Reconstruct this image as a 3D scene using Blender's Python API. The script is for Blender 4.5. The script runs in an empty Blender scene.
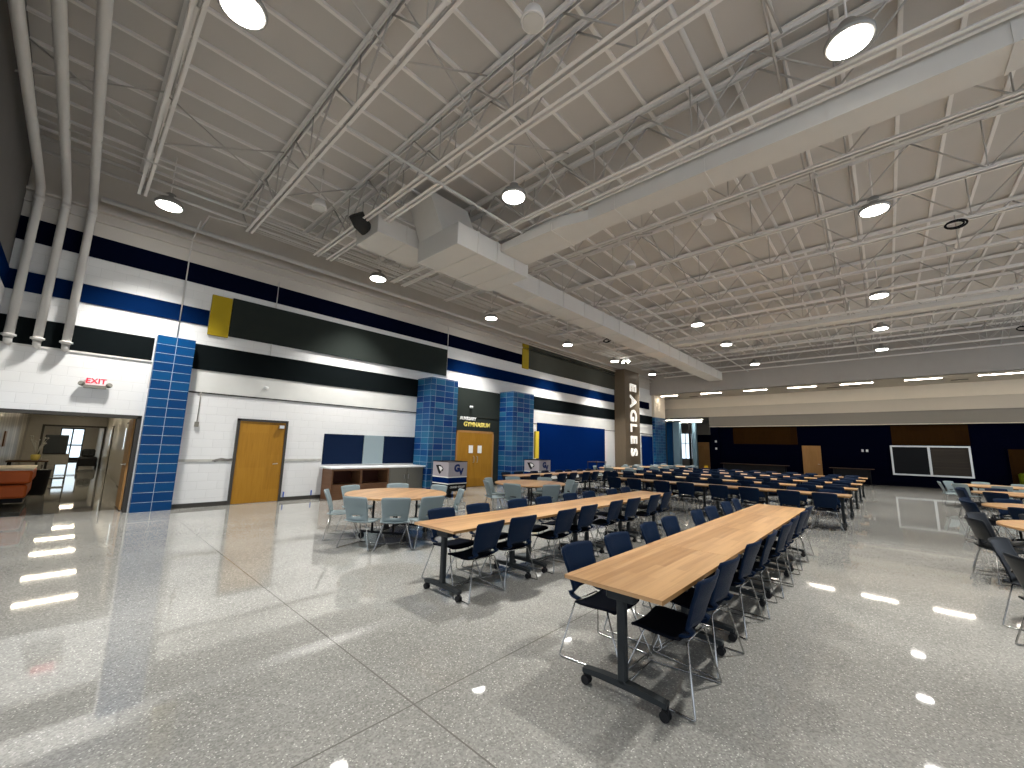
import bpy, bmesh, math, random
from mathutils import Vector, Matrix
random.seed(7)
PI = math.pi
sc = bpy.context.scene
COL = sc.collection

# ------------------------------------------------------------------ camera
cam = bpy.data.cameras.new('camera')
cam.sensor_width = 36.0
cam.lens = 403.08 / 1024 * 36
cam.clip_start = 0.05; cam.clip_end = 300
cam_o = bpy.data.objects.new('camera', cam); COL.objects.link(cam_o)
R = Matrix(((0.6759431191675189, -0.13036390791937497, -0.7253317524843884),
            (-0.7365303369844608, -0.08614196275553833, -0.6708968810139008),
            (0.024979238411972547, 0.987716970475152, -0.15424404002665923)))
cam_o.matrix_world = Matrix.Translation((0, 0, 1.6)) @ R.to_4x4()
sc.camera = cam_o

# ------------------------------------------------------------------ world, exposure
w = bpy.data.worlds.new('world'); sc.world = w; w.use_nodes = True
bg = w.node_tree.nodes['Background']
bg.inputs[0].default_value = (0.80, 0.88, 1.0, 1); bg.inputs[1].default_value = 1.0
sc.view_settings.view_transform = 'Standard'; sc.view_settings.look = 'None'
sc.view_settings.exposure = 0.68; sc.view_settings.gamma = 1.0
sc.view_settings.use_curve_mapping = False
sc.cycles.max_bounces = 7; sc.cycles.diffuse_bounces = 4; sc.cycles.glossy_bounces = 3
sc.cycles.transmission_bounces = 4; sc.cycles.transparent_max_bounces = 6
sc.cycles.sample_clamp_indirect = 6.0; sc.cycles.caustics_reflective = False; sc.cycles.caustics_refractive = False
LAMP_W = 440.0

# ------------------------------------------------------------------ materials
def mat(name, col, rough=0.5, metal=0.0, emis=None, es=0.0, spec=0.12, var=0.0, vscale=3.0, bump=0.0, bscale=40.0):
    m = bpy.data.materials.new(name); m.use_nodes = True
    nt = m.node_tree; b = nt.nodes['Principled BSDF']
    b.inputs['Base Color'].default_value = (*col, 1); b.inputs['Roughness'].default_value = rough
    b.inputs['Metallic'].default_value = metal; b.inputs['Specular IOR Level'].default_value = spec
    if emis:
        b.inputs['Emission Color'].default_value = (*emis, 1); b.inputs['Emission Strength'].default_value = es
    tc = nt.nodes.new('ShaderNodeTexCoord')
    n = nt.nodes.new('ShaderNodeTexNoise'); n.inputs['Scale'].default_value = vscale; n.inputs['Detail'].default_value = 3
    nt.links.new(tc.outputs['Object'], n.inputs['Vector'])
    if var > 0:
        mx = nt.nodes.new('ShaderNodeMix'); mx.data_type = 'RGBA'
        mx.inputs[6].default_value = (*[c * (1 - var) for c in col], 1)
        mx.inputs[7].default_value = (*[min(1, c * (1 + var)) for c in col], 1)
        nt.links.new(n.outputs['Fac'], mx.inputs[0]); nt.links.new(mx.outputs[2], b.inputs['Base Color'])
    if bump > 0:
        n2 = nt.nodes.new('ShaderNodeTexNoise'); n2.inputs['Scale'].default_value = bscale
        nt.links.new(tc.outputs['Object'], n2.inputs['Vector'])
        bp = nt.nodes.new('ShaderNodeBump'); bp.inputs['Strength'].default_value = bump; bp.inputs['Distance'].default_value = 0.01
        nt.links.new(n2.outputs['Fac'], bp.inputs['Height']); nt.links.new(bp.outputs[0], b.inputs['Normal'])
    return m

def brick_mat(name, c1, c2, mortar, bw, bh, off, msize, rough, bumpd=0.004, bias=0.0):
    m = bpy.data.materials.new(name); m.use_nodes = True
    nt = m.node_tree; b = nt.nodes['Principled BSDF']
    uv = nt.nodes.new('ShaderNodeUVMap'); uv.uv_map = 'UVMap'
    br = nt.nodes.new('ShaderNodeTexBrick'); br.offset = off; br.squash = 1.0
    br.inputs['Color1'].default_value = (*c1, 1); br.inputs['Color2'].default_value = (*c2, 1)
    br.inputs['Mortar'].default_value = (*mortar, 1); br.inputs['Scale'].default_value = 1.0
    br.inputs['Mortar Size'].default_value = msize; br.inputs['Mortar Smooth'].default_value = 0.2
    br.inputs['Bias'].default_value = bias
    br.inputs['Brick Width'].default_value = bw; br.inputs['Row Height'].default_value = bh
    nt.links.new(uv.outputs[0], br.inputs['Vector']); nt.links.new(br.outputs['Color'], b.inputs['Base Color'])
    b.inputs['Roughness'].default_value = max(rough, .3); b.inputs['Specular IOR Level'].default_value = 0.15
    bp = nt.nodes.new('ShaderNodeBump'); bp.inputs['Strength'].default_value = 0.6; bp.inputs['Distance'].default_value = bumpd
    bp.invert = True
    nt.links.new(br.outputs['Fac'], bp.inputs['Height']); nt.links.new(bp.outputs[0], b.inputs['Normal'])
    return m

def wood_mat(name, dark, light, rough=0.4, axis=0, plank=0.11, streak=9.0, spec=.2):
    m = bpy.data.materials.new(name); m.use_nodes = True
    nt = m.node_tree; b = nt.nodes['Principled BSDF']; L = nt.links; b.inputs['Specular IOR Level'].default_value = spec
    uv = nt.nodes.new('ShaderNodeUVMap'); uv.uv_map = 'UVMap'
    mp = nt.nodes.new('ShaderNodeMapping')
    sx, sy = (0.4, streak) if axis == 0 else (streak, 0.8)
    mp.inputs['Scale'].default_value = (sx, sy, 1)
    L.new(uv.outputs[0], mp.inputs['Vector'])
    n = nt.nodes.new('ShaderNodeTexNoise'); n.inputs['Scale'].default_value = 2.2; n.inputs['Detail'].default_value = 5; n.inputs['Distortion'].default_value = 0.6
    L.new(mp.outputs[0], n.inputs['Vector'])
    br = nt.nodes.new('ShaderNodeTexBrick'); br.offset = 0.37
    mp2 = nt.nodes.new('ShaderNodeMapping')
    if axis == 1: mp2.inputs['Rotation'].default_value = (0, 0, PI / 2)
    L.new(uv.outputs[0], mp2.inputs['Vector']); L.new(mp2.outputs[0], br.inputs['Vector'])
    br.inputs['Scale'].default_value = 1; br.inputs['Mortar Size'].default_value = 0.0
    br.inputs['Brick Width'].default_value = 0.9; br.inputs['Row Height'].default_value = plank
    br.inputs['Color1'].default_value = (0, 0, 0, 1); br.inputs['Color2'].default_value = (1, 1, 1, 1)
    add = nt.nodes.new('ShaderNodeMath'); add.operation = 'MULTIPLY_ADD'
    L.new(br.outputs['Color'], add.inputs[0]); add.inputs[1].default_value = 0.45
    L.new(n.outputs['Fac'], add.inputs[2])
    sub = nt.nodes.new('ShaderNodeMapRange'); sub.inputs['From Min'].default_value = 0.35; sub.inputs['From Max'].default_value = 1.0
    L.new(add.outputs[0], sub.inputs['Value'])
    mx = nt.nodes.new('ShaderNodeMix'); mx.data_type = 'RGBA'
    mx.inputs[6].default_value = (*dark, 1); mx.inputs[7].default_value = (*light, 1)
    L.new(sub.outputs[0], mx.inputs[0]); L.new(mx.outputs[2], b.inputs['Base Color'])
    b.inputs['Roughness'].default_value = rough
    return m

def terrazzo():
    m = bpy.data.materials.new('polished_terrazzo'); m.use_nodes = True
    nt = m.node_tree; b = nt.nodes['Principled BSDF']; L = nt.links; N = nt.nodes.new
    tc = N('ShaderNodeTexCoord')
    base = N('ShaderNodeTexNoise'); base.inputs['Scale'].default_value = 0.55; base.inputs['Detail'].default_value = 6; base.inputs['Roughness'].default_value = 0.6
    L.new(tc.outputs['Object'], base.inputs['Vector'])
    cr = N('ShaderNodeValToRGB')
    cr.color_ramp.elements[0].position = 0.3; cr.color_ramp.elements[0].color = (0.19, 0.187, 0.170, 1)
    cr.color_ramp.elements[1].position = 0.7; cr.color_ramp.elements[1].color = (0.275, 0.27, 0.248, 1)
    L.new(base.outputs['Fac'], cr.inputs[0])
    vo = N('ShaderNodeTexVoronoi'); vo.inputs['Scale'].default_value = 85; L.new(tc.outputs['Object'], vo.inputs['Vector'])
    sep = N('ShaderNodeSeparateColor'); L.new(vo.outputs['Color'], sep.inputs[0])
    # white chips and dark chips
    def chips(chan, thr, rad, colr, prev):
        a = N('ShaderNodeMath'); a.operation = 'GREATER_THAN'; L.new(sep.outputs[chan], a.inputs[0]); a.inputs[1].default_value = thr
        d = N('ShaderNodeMath'); d.operation = 'LESS_THAN'; L.new(vo.outputs['Distance'], d.inputs[0]); d.inputs[1].default_value = rad
        mu = N('ShaderNodeMath'); mu.operation = 'MULTIPLY'; L.new(a.outputs[0], mu.inputs[0]); L.new(d.outputs[0], mu.inputs[1])
        mx = N('ShaderNodeMix'); mx.data_type = 'RGBA'; L.new(mu.outputs[0], mx.inputs[0]); L.new(prev, mx.inputs[6])
        mx.inputs[7].default_value = (*colr, 1); return mx.outputs[2]
    cellb = N('ShaderNodeMapRange'); cellb.inputs['To Min'].default_value = 0.80; cellb.inputs['To Max'].default_value = 1.22; L.new(sep.outputs[0], cellb.inputs['Value'])
    cm = N('ShaderNodeMix'); cm.data_type = 'RGBA'; cm.blend_type = 'MULTIPLY'; cm.inputs[0].default_value = 1
    L.new(cr.outputs[0], cm.inputs[6]); L.new(cellb.outputs[0], cm.inputs[7])
    c = chips(1, 0.88, 0.42, (0.46, 0.455, 0.41), cm.outputs[2])
    c = chips(2, 0.965, 0.34, (0.16, 0.155, 0.14), c)
    n2 = N('ShaderNodeTexNoise'); n2.inputs['Scale'].default_value = 60; n2.inputs['Detail'].default_value = 4
    L.new(tc.outputs['Object'], n2.inputs['Vector'])
    mr = N('ShaderNodeMapRange'); mr.inputs['To Min'].default_value = 0.66; mr.inputs['To Max'].default_value = 1.34; L.new(n2.outputs['Fac'], mr.inputs['Value'])
    mulc = N('ShaderNodeMix'); mulc.data_type = 'RGBA'; mulc.blend_type = 'MULTIPLY'; mulc.inputs[0].default_value = 1
    L.new(c, mulc.inputs[6]); L.new(mr.outputs[0], mulc.inputs[7])
    # saw-cut joints
    sx = N('ShaderNodeSeparateXYZ'); L.new(tc.outputs['Object'], sx.inputs[0])
    def joint(out, off, period):
        s = N('ShaderNodeMath'); s.operation = 'SUBTRACT'; L.new(out, s.inputs[0]); s.inputs[1].default_value = off - period / 2
        mo = N('ShaderNodeMath'); mo.operation = 'FLOORED_MODULO'; L.new(s.outputs[0], mo.inputs[0]); mo.inputs[1].default_value = period
        s2 = N('ShaderNodeMath'); s2.operation = 'SUBTRACT'; L.new(mo.outputs[0], s2.inputs[0]); s2.inputs[1].default_value = period / 2
        ab = N('ShaderNodeMath'); ab.operation = 'ABSOLUTE'; L.new(s2.outputs[0], ab.inputs[0])
        lt = N('ShaderNodeMath'); lt.operation = 'LESS_THAN'; L.new(ab.outputs[0], lt.inputs[0]); lt.inputs[1].default_value = 0.0055
        return lt.outputs[0]
    j1 = joint(sx.outputs[0], 1.67, 9.3); j2 = joint(sx.outputs[1], 2.31, 9.2)
    mxj = N('ShaderNodeMath'); mxj.operation = 'MAXIMUM'; L.new(j1, mxj.inputs[0]); L.new(j2, mxj.inputs[1])
    fin = N('ShaderNodeMix'); fin.data_type = 'RGBA'; L.new(mxj.outputs[0], fin.inputs[0]); L.new(mulc.outputs[2], fin.inputs[6])
    fin.inputs[7].default_value = (0.13, 0.125, 0.11, 1)
    L.new(fin.outputs[2], b.inputs['Base Color'])
    rn = N('ShaderNodeMapRange'); rn.inputs['To Min'].default_value = 0.015; rn.inputs['To Max'].default_value = 0.06
    L.new(base.outputs['Fac'], rn.inputs['Value']); L.new(rn.outputs[0], b.inputs['Roughness'])
    b.inputs['Specular IOR Level'].default_value = 0.6
    return m

M = {}
M['terrazzo'] = terrazzo()
M['block'] = brick_mat('white_block', (0.70, 0.70, 0.69), (0.68, 0.68, 0.67), (0.60, 0.60, 0.59), 0.4, 0.2, 0.5, 0.0035, 0.45, 0.004)
M['plaster'] = mat('taupe_paint', (0.55, 0.515, 0.465), 0.6, var=0.05)
M['smooth'] = mat('smooth_white_paint', (0.60, 0.60, 0.57), 0.55, var=0.12, vscale=2.0)
M['charcoal'] = mat('charcoal_paint', (0.024, 0.029, 0.026), 0.6, var=0.1, spec=0.0)
M['greypanel'] = mat('grey_panel', (0.06, 0.062, 0.052), 0.7, var=0.08, spec=0.0)
M['black'] = mat('black_band', (0.006, 0.008, 0.0085), 0.55, var=0.1, spec=0.0)
M['navyband'] = mat('navy_band', (0.0018, 0.003, 0.012), 0.5, var=0.1, spec=0.0)
M['blueband'] = mat('blue_band', (0.0015, 0.011, 0.050), 0.45, var=0.08, spec=0.0)
M['royal'] = mat('royal_panel', (0.0015, 0.014, 0.085), 0.5, var=0.05, spec=0.0)
M['yellow'] = mat('gold_panel', (0.36, 0.26, 0.012), 0.55, var=0.06)
M['brightyellow'] = mat('bright_yellow', (0.72, 0.52, 0.05), 0.5)
M['navyboard'] = mat('navy_board', (0.007, 0.014, 0.036), 0.6, var=0.06, spec=0.0)
M['greyboard'] = mat('pale_board', (0.25, 0.31, 0.33), 0.6, var=0.04)
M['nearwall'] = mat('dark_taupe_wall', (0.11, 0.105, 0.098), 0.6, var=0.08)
M['tile'] = brick_mat('blue_glazed_tile', (0.002, 0.030, 0.15), (0.022, 0.125, 0.23), (0.30, 0.36, 0.42), 0.40, 0.205, 0.0, 0.005, 0.2, 0.002)
M['tile_even'] = brick_mat('blue_glazed_tile_even', (0.0, 0.034, 0.13), (0.002, 0.058, 0.17), (0.33, 0.40, 0.46), 0.44, 0.207, 0.0, 0.005, 0.2, 0.002)
M['taupe'] = mat('bronze_taupe', (0.135, 0.105, 0.072), 0.5, var=0.08, vscale=8)
M['deck'] = mat('painted_deck', (0.56, 0.53, 0.495), 0.75, var=0.05, vscale=1.2)
M['steel'] = mat('painted_steel', (0.80, 0.77, 0.735), 0.55, var=0.05)
M['websteel_shaded'] = mat('shade_darkened_steel', (0.50, 0.475, 0.44), 0.6, var=0.05)  # same paint as the chords; shade on webs and bridging put into the colour
M['duct'] = mat('painted_duct', (0.62, 0.60, 0.56), 0.5, var=0.04)
M['slot'] = mat('dark_slot', (0.04, 0.038, 0.035), 0.8)
M['pipe'] = mat('white_pipe', (0.62, 0.60, 0.57), 0.45, var=0.05)
M['door'] = wood_mat('oak_door', (0.25, 0.115, 0.008), (0.34, 0.165, 0.016), 0.4, 1, 0.6, 12)
M['doorframe'] = mat('grey_frame', (0.05, 0.047, 0.042), 0.5)
M['wood'] = wood_mat('table_laminate', (0.24, 0.118, 0.042), (0.50, 0.30, 0.14), 0.30, 0, 0.075, 12, .5)
M['wood_edge'] = mat('table_edge', (0.22, 0.12, 0.045), 0.5)
M['cabwood'] = wood_mat('cabinet_wood', (0.13, 0.062, 0.03), (0.20, 0.10, 0.05), 0.45, 0, 0.4, 9)
M['cabdark'] = mat('cubby_dark', (0.06, 0.02, 0.012), 0.6)
M['cabgrey'] = mat('cabinet_grey', (0.20, 0.19, 0.16), 0.5)
M['counter'] = mat('white_counter', (0.75, 0.76, 0.76), 0.3)
M['navychair'] = mat('navy_plastic', (0.0035, 0.011, 0.030), 0.45, spec=0.07, bump=0.15, bscale=300)
M['navyseat'] = mat('black_seat_pad', (0.003, 0.004, 0.007), 0.8, spec=0.03)
M['blackchair'] = mat('black_plastic', (0.012, 0.014, 0.017), 0.4)
M['greychair'] = mat('pale_grey_plastic', (0.19, 0.235, 0.245), 0.4, bump=0.1, bscale=300)
M['chrome'] = mat('chrome', (0.36, 0.36, 0.35), 0.22, 1.0)
M['castiron'] = mat('charcoal_leg', (0.024, 0.027, 0.028), 0.5)
M['rubber'] = mat('rubber', (0.012, 0.012, 0.013), 0.6)
M['white'] = mat('white_plastic', (0.75, 0.75, 0.73), 0.4)
M['silver'] = mat('brushed_silver', (0.55, 0.54, 0.50), 0.3, 0.9)
M['darknavy'] = mat('dark_navy_wall', (0.0012, 0.0018, 0.008), 0.45, var=0.1, spec=0.0)
M['brownpanel'] = wood_mat('brown_panel', (0.020, 0.008, 0.002), (0.028, 0.012, 0.002), 0.6, 1, 0.9, 5, .03)
M['tandoor'] = wood_mat('tan_door', (0.30, 0.155, 0.05), (0.38, 0.20, 0.07), 0.45, 1, 0.9, 5)
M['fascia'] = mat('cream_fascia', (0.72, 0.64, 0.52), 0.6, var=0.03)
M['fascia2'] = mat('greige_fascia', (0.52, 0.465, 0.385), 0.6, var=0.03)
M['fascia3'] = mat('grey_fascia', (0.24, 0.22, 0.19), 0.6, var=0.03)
M['upper'] = mat('upper_wall_grey', (0.40, 0.375, 0.345), 0.65, var=0.05)
M['glass_dark'] = mat('dark_glass', (0.002, 0.002, 0.002), 0.3)
M['shutter'] = brick_mat('roller_shutter', (0.04, 0.032, 0.024), (0.05, 0.04, 0.03), (0.03, 0.025, 0.02), 8.0, 0.075, 0.0, 0.008, 0.4, 0.01)
M['corrwall'] = mat('corridor_wall', (0.36, 0.335, 0.29), 0.35, var=0.1)
M['lockers'] = brick_mat('corridor_panels', (0.34, 0.315, 0.27), (0.10, 0.092, 0.08), (0.03, 0.027, 0.022), 0.85, 4.0, 0.0, 0.07, 0.3, 0.01)
M['orange'] = mat('orange_vinyl', (0.60, 0.13, 0.03), 0.35, var=0.1)
M['lobbyblue'] = mat('lobby_blue', (0.02, 0.12, 0.33), 0.3)
M['lobbypale'] = mat('lobby_pale_blue', (0.30, 0.48, 0.62), 0.4)
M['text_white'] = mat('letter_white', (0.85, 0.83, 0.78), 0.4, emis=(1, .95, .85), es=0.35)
M['text_plain'] = mat('letter_plain', (0.8, 0.8, 0.78), 0.4)
M['text_gold'] = mat('letter_gold', (0.70, 0.58, 0.15), 0.4)
M['text_blue'] = mat('letter_blue', (0.01, 0.025, 0.11), 0.4)
M['text_red'] = mat('letter_red', (0.8, 0.02, 0.05), 0.4, emis=(1, .02, .06), es=0.25)
M['exit_face'] = mat('exit_face', (0.9, 0.75, 0.75), 0.4, emis=(1, .6, .62), es=0.10)
M['binwrap'] = mat('bin_wrap', (0.36, 0.33, 0.35), 0.45)
M['lens'] = mat('lamp_lens', (1, 1, 1), 0.4, emis=(1.0, 0.97, 0.90), es=14.0)
M['tube'] = mat('tube_lens', (1, 1, 1), 0.4, emis=(1.0, 0.90, 0.76), es=22.0)
M['ctube'] = mat('corridor_tube', (1, 1, 1), 0.4, emis=(1.0, 0.88, 0.66), es=34.0)
M['housing'] = mat('lamp_housing', (0.34, 0.33, 0.31), 0.35, 0.3)
M['glow'] = mat('daylight_glass', (0.8, 0.9, 1), 0.2, emis=(0.75, 0.90, 1.0), es=0.9)
M['gloss_yellow'] = mat('yellow_plastic', (0.75, 0.42, 0.02), 0.4)
M['green'] = mat('yellow_green_plastic', (0.10, 0.13, 0.005), 0.5)
M['brownthing'] = mat('brown_dark', (0.06, 0.035, 0.02), 0.5)
M['tape'] = mat('blue_tape', (0.03, 0.10, 0.45), 0.6)
M['stain'] = mat('bare_patch', (0.16, 0.15, 0.135), 0.8, var=0.5, vscale=12)
M['patch'] = mat('unpainted_strip', (0.42, 0.41, 0.37), 0.7, var=0.25, vscale=9)

# ------------------------------------------------------------------ mesh helpers
class MB:
    def __init__(s): s.v = []; s.f = []; s.m = []; s.sm = []; s.mi = 0
    def face(s, idx, smooth=False): s.f.append(idx); s.m.append(s.mi); s.sm.append(smooth)
    def box(s, x0, y0, z0, x1, y1, z1, bev=0.0):
        if x0 > x1: x0, x1 = x1, x0
        if y0 > y1: y0, y1 = y1, y0
        if z0 > z1: z0, z1 = z1, z0
        if bev <= 0:
            n = len(s.v)
            s.v += [(x0,y0,z0),(x1,y0,z0),(x1,y1,z0),(x0,y1,z0),(x0,y0,z1),(x1,y0,z1),(x1,y1,z1),(x0,y1,z1)]
            for q in ((0,3,2,1),(4,5,6,7),(0,1,5,4),(1,2,6,5),(2,3,7,6),(3,0,4,7)): s.face([n+i for i in q])
        else:   # chamfered top and bottom rims
            b = bev
            def ring(z, i): return [(x0+i+b,y0+i,z),(x1-i-b,y0+i,z),(x1-i,y0+i+b,z),(x1-i,y1-i-b,z),(x1-i-b,y1-i,z),(x0+i+b,y1-i,z),(x0+i,y1-i-b,z),(x0+i,y0+i+b,z)]
            s.loft([ring(z0, b*.7), ring(z0+b, 0), ring(z1-b, 0), ring(z1, b*.7)], smooth=False)
        return s
    def loft(s, rings, smooth=True, cap=True, close=True):
        n = len(s.v); k = len(rings[0])
        for r in rings: s.v += [tuple(p) for p in r]
        for a in range(len(rings)-1):
            for i in range(k if close else k-1):
                j = (i+1) % k
                s.face([n+a*k+i, n+a*k+j, n+(a+1)*k+j, n+(a+1)*k+i], smooth)
        if cap:
            s.face([n+i for i in reversed(range(k))]); s.face([n+(len(rings)-1)*k+i for i in range(k)])
        return s
    def tube(s, pts, r, n=8, closed=False):
        pts = [Vector(p) for p in pts]; rings = []
        up = None
        for i, p in enumerate(pts):
            a = pts[i-1] if i > 0 else (pts[-1] if closed else p); b = pts[i+1] if i < len(pts)-1 else (pts[0] if closed else p)
            t = (b-a).normalized()
            if up is None or abs(up.dot(t)) > 0.98: up = Vector((0,0,1)) if abs(t.z) < 0.9 else Vector((1,0,0))
            u = up.cross(t).normalized(); v = t.cross(u); up = v
            rr = r[i] if isinstance(r, (list, tuple)) else r
            rings.append([p + (u*math.cos(2*PI*k/n) + v*math.sin(2*PI*k/n))*rr for k in range(n)])
        if closed: rings.append(rings[0])
        return s.loft(rings, True, not closed)
    def bar(s, a, b, w, h=None):
        return s.tube([a, b], (w+(h or w))/4*1.25, 4)
    def lathe(s, prof, c=(0,0,0), n=20, smooth=True):
        rings = [[(c[0]+r*math.cos(2*PI*k/n), c[1]+r*math.sin(2*PI*k/n), c[2]+z) for k in range(n)] for r, z in prof]
        return s.loft(rings, smooth)
    def poly(s, pts, nrm, th):      # flat outline given thickness along nrm
        a = [Vector(p) for p in pts]; d = Vector(nrm)*th
        return s.loft([a, [p+d for p in a]], False)
    def mesh(s, name, mats):
        me = bpy.data.meshes.new(name)
        me.from_pydata([tuple(v) for v in s.v], [], s.f)
        for m in mats: me.materials.append(m)
        me.polygons.foreach_set('material_index', s.m); me.polygons.foreach_set('use_smooth', s.sm)
        bm = bmesh.new(); bm.from_mesh(me); bmesh.ops.recalc_face_normals(bm, faces=bm.faces)
        uvl = bm.loops.layers.uv.new('UVMap')
        for f in bm.faces:
            n = f.normal; ax = max(range(3), key=lambda i: abs(n[i]))
            for l in f.loops:
                c = l.vert.co
                l[uvl].uv = (c.y, c.z) if ax == 0 else ((c.x, c.z) if ax == 1 else (c.x, c.y))
        bm.to_mesh(me); bm.free()
        return me
    def build(s, name, m, parent=None, **kw):
        mats = [M[k] for k in m] if isinstance(m, (list, tuple)) else [M[m]]
        return link(name, s.mesh(name, mats), parent, **kw)

def tag(o, label=None, cat=None, group=None, kind=None):
    if label: o['label'] = label
    if cat: o['category'] = cat
    if group: o['group'] = group
    if kind: o['kind'] = kind
    return o
def link(name, data, parent=None, **kw):
    o = bpy.data.objects.new(name, data); COL.objects.link(o)
    if parent is not None: o.parent = parent
    return tag(o, **kw)
def empty(name, loc=(0,0,0), rz=0.0, **kw):
    o = link(name, None, **kw); o.location = loc; o.rotation_euler = (0,0,rz); o.empty_display_size = .1; return o
def kids(o): return [c for c in ALL if c.parent is o]
def copy_tree(src, loc=None, rz=None, label=None, group=None):
    def rec(o, parent):
        c = o.copy(); COL.objects.link(c)
        if parent is not None: c.parent = parent
        for ch in TREE.get(o.name, []): rec(ch, c)
        return c
    r = rec(src, None)
    if loc is not None: r.location = loc
    if rz is not None: r.rotation_euler = (0,0,rz)
    if label: r['label'] = label
    if group: r['group'] = group
    return r
TREE = {}
def register(o):                       # remember a prototype's children, so that copies carry them
    def walk(p):
        TREE[p.name] = [c for c in COL.objects if c.parent is p]
        for c in TREE[p.name]: walk(c)
    walk(o); return o
def B(*a, bev=0.0): return MB().box(*a, bev=bev)
def struct(name, mb, m, **kw): return mb.build(name, m, kind='structure', **kw)
ORD = ['first','second','third','fourth','fifth','sixth','seventh','eighth','ninth','tenth','eleventh','twelfth','thirteenth','fourteenth','fifteenth','sixteenth','seventeenth','eighteenth','nineteenth','twentieth']

def text_mesh(txt, size, ext, m, parent, name='letter', loc=(0,0,0), rot=(0,0,0), align='LEFT', xs=1.0, bold=0.0, **kw):
    cu = bpy.data.curves.new('lettering', 'FONT'); cu.body = txt; cu.size = size; cu.extrude = ext; cu.align_x = align; cu.offset = bold
    cu.resolution_u = 3
    t = bpy.data.objects.new('lettering', cu); COL.objects.link(t)
    bpy.context.view_layer.update()
    me = bpy.data.meshes.new_from_object(t.evaluated_get(bpy.context.evaluated_depsgraph_get()))
    bpy.data.objects.remove(t); bpy.data.curves.remove(cu)
    me.materials.clear(); me.materials.append(M[m])
    o = link(name, me, parent, **kw); o.location = loc; o.rotation_euler = rot; o.scale = (xs, 1, 1)
    return o

# ================================================================== SETTING
YW = 12.2; XF = 31.2; XU = 27.8; ZD = 7.7; ZJ = 6.6; ZS = 5.52
YR = -15.0; XB = -7.0
struct('floor', B(XB, YR, -0.15, 46, 46, 0.0), 'terrazzo')
# ceiling deck with its seams (ribs standing proud along x)
mb = MB(); mb.box(XB, YR, ZD, XU+.1, YW+.3, ZD+.12)
y = -14.52
while y < YW:
    mb.mi = 1; mb.box(XB, y-.028, ZD-.05, XU, y+.028, ZD); y += .66
struct('ceiling', mb, ['deck', 'steel'])
# left long wall with the corridor opening cut out
OX0, OX1, OZ = -1.2, 1.04, 2.08
mb = MB()
mb.box(OX1, YW, 0, 28.2, YW+.25, 2.70); mb.box(-1.45, YW, OZ, OX1, YW+.25, 2.70)
mb.box(-1.45, YW, 3.30, 29.95, YW+.25, 5.88)
mb.box(28.2, YW, 2.6, 29.95, YW+.25, 3.30); mb.box(28.2, YW, 0, 29.95, YW+.25, 2.6)
mb.box(-1.45, YW, 2.70, 1.04, YW+.25, 3.30)
mb.mi = 1; mb.box(1.04, YW, 2.70, 28.2, YW+.25, 3.30); mb.mi = 2
mb.box(-1.45, YW, 5.88, 27.8, YW+.25, ZD)
mb.mi = 3; mb.box(9.38, YW-.02, 0.0, 12.43, YW, 3.88)
struct('wall_left', mb, ['block', 'smooth', 'plaster', 'charcoal'])
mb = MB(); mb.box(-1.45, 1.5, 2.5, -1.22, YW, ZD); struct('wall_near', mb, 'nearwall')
# stripes: (x0,x1,z0,z1,material)
def stripe(i, x0, x1, z0, z1, m, dz=0.0):
    mb = MB(); n = len(mb.v)
    y0, y1 = YW-.02, YW
    mb.v += [(x0,y0,z0),(x1,y0,z0+dz),(x1,y1,z0+dz),(x0,y1,z0),(x0,y0,z1),(x1,y0,z1+dz),(x1,y1,z1+dz),(x0,y1,z1)]
    for q in ((0,3,2,1),(4,5,6,7),(0,1,5,4),(1,2,6,5),(2,3,7,6),(3,0,4,7)): mb.face([n+k for k in q])
    struct('trim_%d' % i, mb, m)
stripe(1, -1.22, 13.82, 5.40, 5.88, 'navyband')
stripe(2, -1.22, 1.97, 4.38, 4.78, 'blueband')
stripe(3, 9.45, 22.59, 4.46, 4.94, 'blueband')
stripe(4, -1.22, 1.04, 3.34, 3.87, 'black')
stripe(5, 1.76, 8.21, 3.28, 3.90, 'black')
stripe(6, 13.79, 22.59, 3.40, 4.02, 'black')
stripe(7, 24.5, 27.6, 4.46, 4.94, 'navyband')
stripe(8, 24.5, 28.1, 3.40, 4.0, 'black')
# stripes that turn the corner on the near wall
struct('trim_9', B(-1.22, 1.5, 4.38, -1.205, YW, 4.78), 'blueband')
struct('trim_10', B(-1.22, 1.5, 3.34, -1.205, YW, 3.87), 'black')
struct('trim_11', B(-1.22, 1.5, 2.5, -1.205, YW, 3.30), 'block')
struct('trim_12', B(-1.22, 1.5, 3.90, -1.205, YW, 4.36), 'block')
# ledges, dark line, upper lip
struct('trim_13', B(1.76, YW-.02, 2.70, 28.0, YW, 2.735), 'doorframe')
struct('trim_14', B(-1.22, YW-.05, 6.2, 27.8, YW, 6.25), 'plaster')
struct('trim_15', B(-1.22, YW-.12, 6.42, 27.8, YW, 6.47), 'plaster')
struct('trim_16', B(-1.22, YW-.02, 3.305, 1.04, YW, 3.34), 'pipe')
# unpainted joint strip and bare patch at mid height
struct('trim_17', B(1.76, YW-.012, 1.06, 2.86, YW, 1.12).box(4.06, YW-.012, 1.06, 5.05, YW, 1.12), 'patch')
mb = MB(); pts = [(2.42,1.08),(2.5,1.12),(2.62,1.15),(2.74,1.13),(2.85,1.14),(2.86,1.09),(2.72,1.06),(2.58,1.085),(2.5,1.05)]
mb.poly([(x, YW, z) for x, z in pts], (0,-1,0), .016)
struct('trim_18', mb, 'stain')
struct('baseboard_left', B(1.76, YW-.02, 0, 2.86, YW, .1).box(4.06, YW-.02, 0, 9.38, YW, .1).box(13.8, YW-.02, 0, 22.59, YW, .1), 'doorframe')
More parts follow.
